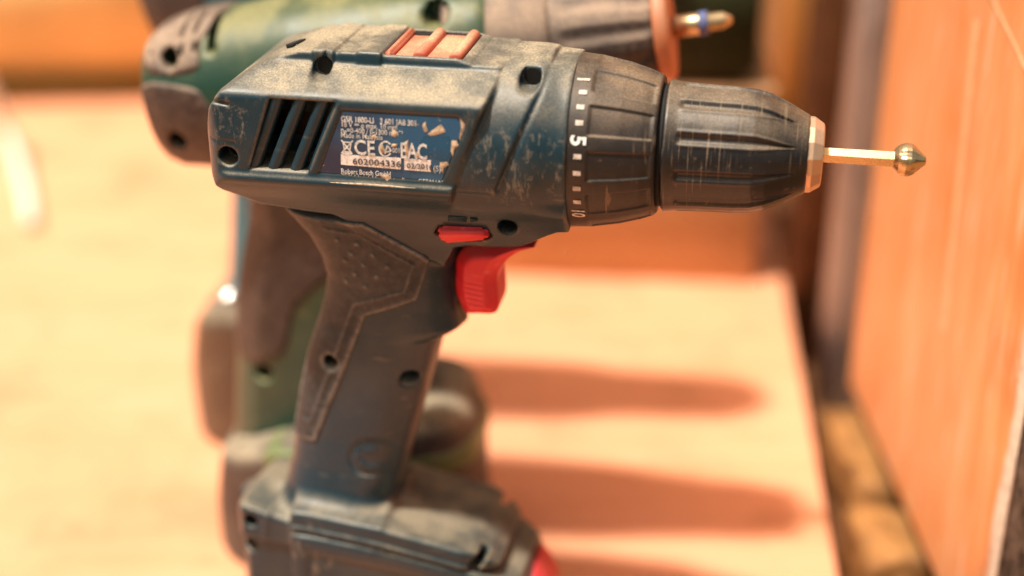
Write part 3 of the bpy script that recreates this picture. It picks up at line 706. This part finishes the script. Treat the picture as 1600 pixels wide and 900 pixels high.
org2, yaw2 = (0., .074), R(-9)
d2 = empty('cordless_drill', (*org2, 0), yaw2, label='green cordless drill with dusty brown rear cap, standing right behind the navy drill', cat='cordless drill', group='cordless drills standing in a row')
handle2 = [(412, 240), (396, 330), (380, 420), (374, 520), (372, 600), (372, 690), (380, 760), (560, 780), (580, 650), (600, 540), (625, 450), (640, 380), (640, 240)]
foot2 = [(362, 690), (385, 660), (450, 640), (560, 616), (690, 606), (738, 628), (756, 680), (766, 760), (768, 860), (360, 860)]
A2, f2 = back_tool(d2, org2, yaw2, [(254, 147), (1130, 32)],
    [(0, 17), (4, 23), (10, 26.5), (20, 28.5), (60, 29.5), (100, 28.5), (120, 25.5), (128, 24)], handle2, 17, foot2, 36, M['green'],
    zones=[('rear_cap', [(215, 60), (290, 20), (330, 30), (312, 70), (318, 100), (290, 112), (225, 112)], M['brown_rubber'], -22, .8),
           ('rear_cap', [(215, 138), (300, 130), (330, 150), (352, 190), (340, 215), (330, 260), (215, 260)], M['brown_rubber'], -24, .8),
           ('rubber_grip', [(400, 300), (510, 290), (560, 330), (545, 400), (470, 470), (448, 545), (360, 548), (366, 420)], M['brown_rubber'], -12, .9)],
    holes=[(269, 90, 3.2, 21), (284, 214, 3.4, 22), (682, 22, 4, 18), (415, 578, 3.4, 14)], slits=[9, 21.5, 26.5, 32.5], foot_m=M['dark'])
o = lathe('clutch_ring', [(0, 10), (0, 23.6), (2, 24.6), (20, 24.0), (34, 22.2), (36, 21), (36, 10)], M['brown_rubber'], d2, 0, 72); on_axis(o, A2, 111)
def chuck2(x, ph, r): return r - .9 * (np.abs((ph * 12 / (2 * math.pi)) % 1 - .5) < .2) * (x > 4) * (x < 34)
o = lathe('chuck_sleeve', [(0, 10), (0, 20.6), (1, 21.4)] + dens([(2, 21.6), (14, 21.4), (26, 20), (32, 17.6)], 2) + [(34, 16.8), (34, 8)], M['brown_rubber'], d2, 0, 96, chuck2); on_axis(o, A2, 146)
o = lathe('chuck_ring', [(0, 8), (0, 17.2), (1, 17.8), (4, 17.4), (5, 16.2), (5, 3)], M['orange_ring'], d2, 0, 48); on_axis(o, A2, 180)
b2 = empty('screwdriver_bit', (*org2, 0), yaw2, label='blurred steel bit with blue band in the chuck of the green drill', cat='drill bit')
o = lathe('shank', [(0, .1), (0, 3.6), (12, 3.6), (13, 3.0), (18, 2.8), (21, 1.2), (21, .1)], M['steel'], b2, 0, 24); on_axis(o, A2, 184)
o = lathe('blue_band', [(0, 2), (0, 4.0), (3, 4.0), (3, 2)], plain('blue_band', (.09, .12, .26), .5), b2, 0, 24); on_axis(o, A2, 194)
for q in [(x, 46) for x in ()]: pass
# green battery front carries a darker cap and an olive stripe
q = tr([(640, 668), (760, 672), (764, 706), (640, 700)], -34, org=org2, yaw=yaw2)
# olive stripe wrapped round the front half of the pack
fp2 = tr(foot2, 0, org=org2, yaw=yaw2); fx0 = min(a for a, _ in fp2); fx1 = max(a for a, _ in fp2)
VS = Vol(fx0 + 30, fx1 + 5, 42, 20, 64, 1.4)
us = np.abs((VS.X2 - (fx0 + fx1) / 2) / ((fx1 - fx0) / 2)); Ws = 36.5 * np.power(np.clip(1 - (us * .985) ** 2.6, 0, 1), 1 / 2.2) + 0 * VS.Z2
G = smax(VS.relief(Ws), (np.abs(VS.Z2 - q[0][1] + 19) - 5)[:, None, :] + 0 * VS.X, 1.5); G = smax(G, (poly_sd(smooth_poly(fp2, 4), VS.X2, VS.Z2) - .5)[:, None, :], 3); G[0] = 1; G[-1] = 1; G[:, 0] = 1; G[:, :, 0] = 1; G[:, :, -1] = 1
VS.mesh(G, 'battery_stripe', dusty('olive_plastic', (.11, .16, .05), up=.4, amt=.16), f2)

org3, yaw3 = (.002, .165), R(-7)
d3 = empty('cordless_drill', (*org3, 0), yaw3, label='teal and black cordless drill farthest back, its grey rear end showing above the green drill', cat='cordless drill', group='cordless drills standing in a row')
handle3 = [(372, -20), (368, 120), (366, 220), (364, 330), (360, 420), (352, 500), (350, 560), (470, 560), (500, 460), (520, 330), (540, 150), (560, -20)]
foot3 = [(306, 560), (318, 500), (332, 462), (380, 448), (480, 440), (560, 446), (600, 480), (612, 640), (345, 650), (318, 622)]
A3, f3 = back_tool(d3, org3, yaw3, [(238, -14), (900, -140)],
    [(0, 16), (4, 22), (12, 26), (30, 28.5), (60, 29), (110, 28), (130, 24)], handle3, 17, foot3, 34, M['teal'], h=1.6,
    zones=[('rear_cap', [(200, -120), (330, -120), (326, 0), (335, 60), (200, 60)], M['dark'], -22, .9),
           ('rubber_grip', [(395, 180), (560, 180), (560, 520), (400, 520), (392, 360)], M['dark'], -12, .9)], foot_m=dusty('dusty_tan_plastic', (.085, .055, .035), amt=.2, up=.6, rough=.22, edge=.3, cav=.2, scratch=.3))
o = lathe('chuck_sleeve', [(0, 10), (0, 22)] + dens([(2, 23), (30, 21), (60, 19), (72, 12)], 3) + [(74, 8)], M['dark'], d3, 0, 72); on_axis(o, A3, 128)
tube('foot_rail', [(q_[0], -14, q_[1]) for q_ in tr([(372, 456), (340, 476), (328, 512), (326, 560), (336, 600), (352, 628)], -14, org=org3, yaw=yaw3)], 3.2, plain('chrome_rail', (.85, .82, .78), .12, 1.), d3, 14)

# ================================================================== PLACE
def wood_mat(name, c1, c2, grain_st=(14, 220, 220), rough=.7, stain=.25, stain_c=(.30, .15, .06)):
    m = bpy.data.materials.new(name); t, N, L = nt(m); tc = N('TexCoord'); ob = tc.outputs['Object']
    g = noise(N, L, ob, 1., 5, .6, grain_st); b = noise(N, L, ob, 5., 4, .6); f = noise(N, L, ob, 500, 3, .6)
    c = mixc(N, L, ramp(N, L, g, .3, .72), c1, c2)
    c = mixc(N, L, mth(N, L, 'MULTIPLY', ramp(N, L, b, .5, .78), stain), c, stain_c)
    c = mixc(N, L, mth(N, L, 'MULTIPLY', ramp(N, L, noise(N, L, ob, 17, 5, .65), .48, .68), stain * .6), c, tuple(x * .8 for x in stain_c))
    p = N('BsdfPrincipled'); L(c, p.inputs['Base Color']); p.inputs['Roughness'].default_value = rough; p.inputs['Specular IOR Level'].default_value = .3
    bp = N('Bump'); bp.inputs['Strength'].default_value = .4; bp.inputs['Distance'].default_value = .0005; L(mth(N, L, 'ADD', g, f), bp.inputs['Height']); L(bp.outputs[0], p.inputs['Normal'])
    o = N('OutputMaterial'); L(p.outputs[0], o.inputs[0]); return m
def slab(name, pts, z0, z1, mat, parent=None, bev=.002):
    bm = bmesh.new(); vs_ = [bm.verts.new((x, y, z1)) for x, y in pts]; f = bm.faces.new(vs_)
    r = bmesh.ops.extrude_face_region(bm, geom=[f]); vv = [e for e in r['geom'] if isinstance(e, bmesh.types.BMVert)]
    bmesh.ops.translate(bm, verts=vv, vec=(0, 0, z0 - z1)); bmesh.ops.recalc_face_normals(bm, faces=bm.faces)
    bmesh.ops.bevel(bm, geom=list(bm.edges), offset=bev, segments=2, affect='EDGES')
    me = bpy.data.meshes.new(name); bm.to_mesh(me); bm.free(); return link(name, me, mat, parent, False)
M['bench'] = wood_mat('pale_dusty_bench_wood', (.84, .37, .21), (.77, .325, .165), (5, 60, 60), stain=.75, stain_c=(.60, .25, .12))
M['brown'] = wood_mat('brown_wood', (.36, .16, .05), (.24, .10, .03), (10, 120, 120))
M['amber'] = wood_mat('amber_wood', (.62, .33, .09), (.48, .22, .05), (8, 8, 2))
M['shadow_wood'] = wood_mat('shaded_brown_wood', (.16, .065, .022), (.09, .036, .014))  # brown darkened so the colour itself holds the shade of the gap
e0 = world_at(1310, 900, 0); e1 = world_at(1200, 300, 0); dv_ = (e1 - e0)
pa = e0 - dv_ * .8; pb = e0 + dv_ * 1.9
bench = empty('workbench', (-.3, .3, 0), 0, label='pale dusty wooden workbench top that the drills stand on', cat='workbench')
tt = slab('bench_top', [(pa.x, pa.y), (pb.x, pb.y), (-1.3, pb.y), (-1.3, pa.y)], -.035, 0, M['bench'], None); tt.parent = bench; tt.location = -bench.location
fl_ = slab('floor', [(-6, -5), (6, -5), (6, 7), (-6, 7)], -.9, -.86, M['brown']); tag(fl_, kind='structure')
for x, y in ((-1.2, -.1), (-1.2, pb.y - .1), (pb.x - .1, pb.y - .1), (pa.x - .06, pa.y + .08)):
    l_ = rbox('leg', (.07, .07, .825), M['amber'], bench, .004, 1); l_.location = Vector((x, y, -.4475)) - bench.location
# the strip of board that the orange panel stands on
sh = slab('ledge_board', [(.112, -.35), (.40, -.35), (.45, 1.3), (.15, 1.3)], -.062, -.042, M['shadow_wood']); tag(sh, 'brown board under the gap beside the bench, coloured dark as shade', 'board')
# orange painted panel, its near end bare
om = bpy.data.materials.new('worn_orange_paint'); t, N, L = nt(om); tc = N('TexCoord'); ob = tc.outputs['Object']
v1 = noise(N, L, ob, 1., 5, .6, (40, 60, 9)); v2 = noise(N, L, ob, 1, 5, .65, (60, 260, 22)); v3 = noise(N, L, ob, 14, 3, .5)
c = mixc(N, L, ramp(N, L, v1, .3, .7), (.80, .30, .10), (.84, .42, .19))
c = mixc(N, L, mth(N, L, 'MULTIPLY', ramp(N, L, v2, .54, .70), 1.), c, (.86, .60, .42))
c = mixc(N, L, mth(N, L, 'MULTIPLY', ramp(N, L, v3, .45, .7), .35), c, (.72, .17, .035))
p = N('BsdfPrincipled'); L(c, p.inputs['Base Color']); p.inputs['Roughness'].default_value = .42
bp = N('Bump'); bp.inputs['Strength'].default_value = .3; bp.inputs['Distance'].default_value = .001; L(v1, bp.inputs['Height']); L(bp.outputs[0], p.inputs['Normal'])
o_ = N('OutputMaterial'); L(p.outputs[0], o_.inputs[0]); M['orange'] = om
bare = bpy.data.materials.new('bare_weathered_grain'); t, N, L = nt(bare); tc = N('TexCoord'); ob = tc.outputs['Object']
w1 = noise(N, L, ob, 1, 6, .75, (500, 500, 120)); w2 = noise(N, L, ob, 260, 4, .7); w3 = noise(N, L, ob, 330, 3, .6)
c = mixc(N, L, ramp(N, L, w1, .38, .62), (.03, .022, .018), (.42, .36, .30)); c = mixc(N, L, ramp(N, L, w2, .6, .68), c, (.75, .66, .56)); c = mixc(N, L, ramp(N, L, w3, .66, .72), c, (.6, .06, .04))
p = N('BsdfPrincipled'); L(c, p.inputs['Base Color']); p.inputs['Roughness'].default_value = .85
bp = N('Bump'); bp.inputs['Strength'].default_value = 1.; bp.inputs['Distance'].default_value = .001; L(w1, bp.inputs['Height']); L(bp.outputs[0], p.inputs['Normal'])
o_ = N('OutputMaterial'); L(p.outputs[0], o_.inputs[0])
pan = empty('painted_panel', (.165, .1, 0), 0, label='upright orange painted wooden panel with a chipped near edge at the right', cat='panel')
core = rbox('core', (.034, .206, .44), bare, pan, .0006, 1, (.0185, .0, .225))
# paint skin with a ragged near edge
bm = bmesh.new(); n = 90; rows = []
for i in range(n + 1):
    z = .005 + .44 * i / n
    e = .0016 * math.sin(z * 140) + .0022 * math.sin(z * 61 + 1) + random.uniform(-.0006, .0006)
    ys = [-.1015 + max(-.0012, e), -.1000 + max(-.0012, e), -.0985 + max(-.0012, e), -.05, 0, .05, .1035]
    xs = [.0012, -.0004, -.0012, -.0012, -.0012, -.0012, -.0012]
    rows.append([bm.verts.new((x, y, z)) for x, y in zip(xs, ys)])
for a, b in zip(rows[:-1], rows[1:]):
    for j in range(6): bm.faces.new((a[j], b[j], b[j + 1], a[j + 1]))
me = bpy.data.meshes.new('paint_skin'); bm.to_mesh(me); bm.free(); sk = link('paint_skin', me, om, pan, True)
cream = plain('cream_primer', (.74, .60, .46), .7, scale=200)
bm = bmesh.new(); rows2 = []
for i in range(n + 1):
    z = .005 + .44 * i / n; w = .0022 + .0016 * math.sin(z * 90 + 2) + random.uniform(0, .0012)
    y0 = -.1036
    rows2.append([bm.verts.new((.0002, y0, z)), bm.verts.new((-.0008, y0 + .0006, z)), bm.verts.new((-.0013 - .0003, y0 + w + .0015, z)), bm.verts.new((-.0010, y0 + w + .004, z))])
for a, b in zip(rows2[:-1], rows2[1:]):
    for j in range(3): bm.faces.new((a[j], b[j], b[j + 1], a[j + 1]))
me = bpy.data.meshes.new('primer_edge'); bm.to_mesh(me); bm.free(); link('primer_edge', me, cream, pan, True)
# pale drips / scratches down the paint
def streak(pts, w):
    bm = bmesh.new(); vv = []
    for px, py in pts:
        u = (px - 800) / FPX; v = (py - 450) / FPX; d = Vector((u, math.cos(CAM_P) - v * math.sin(CAM_P), -math.sin(CAM_P) - v * math.cos(CAM_P)))
        tt_ = (.1636) / d.x; q = Vector((0, -CAM_D, CAM_H)) + d * tt_ - Vector((.165, .1, 0)); vv.append(q)
    rr = []
    for q in vv: rr.append([bm.verts.new(q + Vector((0, -w, 0))), bm.verts.new(q + Vector((-.0003, 0, 0))), bm.verts.new(q + Vector((0, w, 0)))])
    for a, b in zip(rr[:-1], rr[1:]):
        for j in range(2): bm.faces.new((a[j], b[j], b[j + 1], a[j + 1]))
    me = bpy.data.meshes.new('pale_drip'); bm.to_mesh(me); bm.free(); return link('pale_drip', me, plain('pale_drip', (.80, .50, .26), .5), pan, True)
streak([(1526, 30), (1516, 120), (1505, 220), (1495, 320), (1482, 440), (1474, 520)], .0034)
streak([(1545, -10), (1565, 30), (1585, 70), (1603, 110)], .0042)
streak([(1592, 560), (1590, 590)], .001)
# grey post beyond the panel, and a board whose dark colour stands for shade
grey = wood_mat('grey_weathered_wood', (.74, .76, .78), (.55, .56, .58), (200, 200, 8), stain=.5, stain_c=(.12, .07, .04))
gp_ = rbox('grey_post', (.026, .03, .75), grey, None, .003, 2, (0, 0, .375)); gp_.location = (.176, .262, -.042); tag(gp_, 'grey weathered wooden post standing between orange panel and dark board', 'post')
db = rbox('shade_board', (.05, .02, .5), M['shadow_wood'], None, .002, 1, (0, 0, .25)); db.location = (.179, .32, -.042); tag(db, 'narrow upright board left of the grey post, its dark brown standing for shade', 'board')
# rough ochre chunks in the gap
ym = wood_mat('ochre_rough_wood', (.40, .185, .055), (.20, .085, .025), (60, 60, 60), stain=.6, stain_c=(.16, .07, .02))
def chunk(size, seed):
    bm = bmesh.new(); bmesh.ops.create_cube(bm, size=1); bmesh.ops.scale(bm, verts=bm.verts, vec=size)
    bmesh.ops.subdivide_edges(bm, edges=list(bm.edges), cuts=7, use_grid_fill=True)
    rnd = random.Random(seed); ph = [rnd.uniform(0, 6) for _ in range(9)]
    from mathutils import noise as mn
    for v in bm.verts:
        n_ = mn.noise_vector(v.co * 90 + Vector((seed, 0, 0))) * .0035 + mn.noise_vector(v.co * 300 + Vector((0, seed, 0))) * .0012
        v.co = v.co * (1 - .12 * (v.co.length / Vector(size).length * 2) ** 3) + n_
    me = bpy.data.meshes.new('wood_chunk'); bm.to_mesh(me); bm.free(); return me
for px, py, sz, seed, lab_ in ((1352, 690, (.026, .085, .034), 3, 'long rough ochre wood chunk in the gap, the farther one beside the orange panel'), (1398, 835, (.034, .045, .036), 8, 'short rough ochre wood chunk in the gap, the nearer one beside the orange panel')):
    w_ = world_at(px, py, -.008); b_ = link('wood_chunk', chunk(sz, seed), ym); b_.location = (w_.x, w_.y, -.042 + sz[2] / 2); b_.rotation_euler = (0, 0, R(3)); tag(b_, lab_, 'wood chunk', 'ochre chunks in the gap')
# things far behind
wl = slab('back_wall', [(-2.2, 1.75), (2.4, 1.75), (2.4, 1.80), (-2.2, 1.80)], -.86, 1.6, M['amber']); tag(wl, kind='structure')
yb = empty('toolbox', (-.345, .76, 0), R(4), label='blurred yellow toolbox at the far left end of the bench', cat='toolbox')
ym2 = plain('yellow_plastic', (.66, .46, .18), .5, scale=8)
rbox('box_body', (.30, .20, .14), ym2, yb, .02, 4, (0, 0, .085)); rbox('base_shade', (.28, .19, .018), plain('olive_shade', (.20, .13, .02), .6), yb, .004, 2, (0, 0, .0092)); rbox('lid', (.31, .21, .05), ym2, yb, .015, 4, (0, 0, .18))  # the dark olive strip under the body stands for the shadow beneath it
ol = plain('dark_olive', (.030, .036, .010), .5, scale=30)
gc = empty('tool_case', (.013, .428, .1155), R(-5), label='dark olive green tool case lying on the added brown box behind the drills', cat='tool case')
rbox('case_body', (.252, .182, .066), ol, gc, .006, 3, (0, 0, .0335)); rbox('case_lid', (.256, .186, .052), ol, gc, .006, 3, (0, 0, .0945))
for xx in (-.07, .07): rbox('latch', (.026, .006, .022), plain('black_latch', (.01, .01, .01), .5), gc, .0015, 2, (xx, -.0945, .066))
ab = rbox('amber_board', (.10, .03, .42), M['amber'], None, .003, 1, (0, 0, .21)); ab.location = (.252, .66, -.042); tag(ab, 'blurred amber wooden board standing upright behind the grey post', 'board')
def lift(px, py, z):
    w_ = world_at(px, py, z); return (w_.x * 1000, w_.y * 1000, z * 1000)
cb = tube('white_cable', [lift(-60, 60, .09), lift(-30, 115, .06), lift(-8, 160, .035), lift(16, 212, .018), lift(34, 268, .009), lift(45, 318, .0055), lift(48, 348, .0055)], 4.4, plain('white_rubber', (.82, .76, .66), .5), None, 14); tag(cb, 'thick off-white cable hanging down onto the bench at the left', 'cable')

M['box'] = wood_mat('bench_shade_brown', (.64, .37, .19), (.54, .29, .14), (10, 120, 120))  # brown of the added box, standing for shaded bench
cr = empty('shade_box', (.015, .43, 0), R(-5), label='brown box added on the bench behind the three drills for the shade there', cat='box')  # added box: casts the far shade band and fills the shaded area
for nm, sz, lc in (('side_board', (.26, .012, .104), (0, -.084, .052)), ('side_board', (.26, .012, .104), (0, .084, .052)), ('end_board', (.012, .156, .104), (-.124, 0, .052)), ('end_board', (.012, .156, .104), (.124, 0, .052)), ('lid', (.268, .185, .010), (0, 0, .1095))):
    rbox(nm, sz, M['box'], cr, .0015, 1, lc)
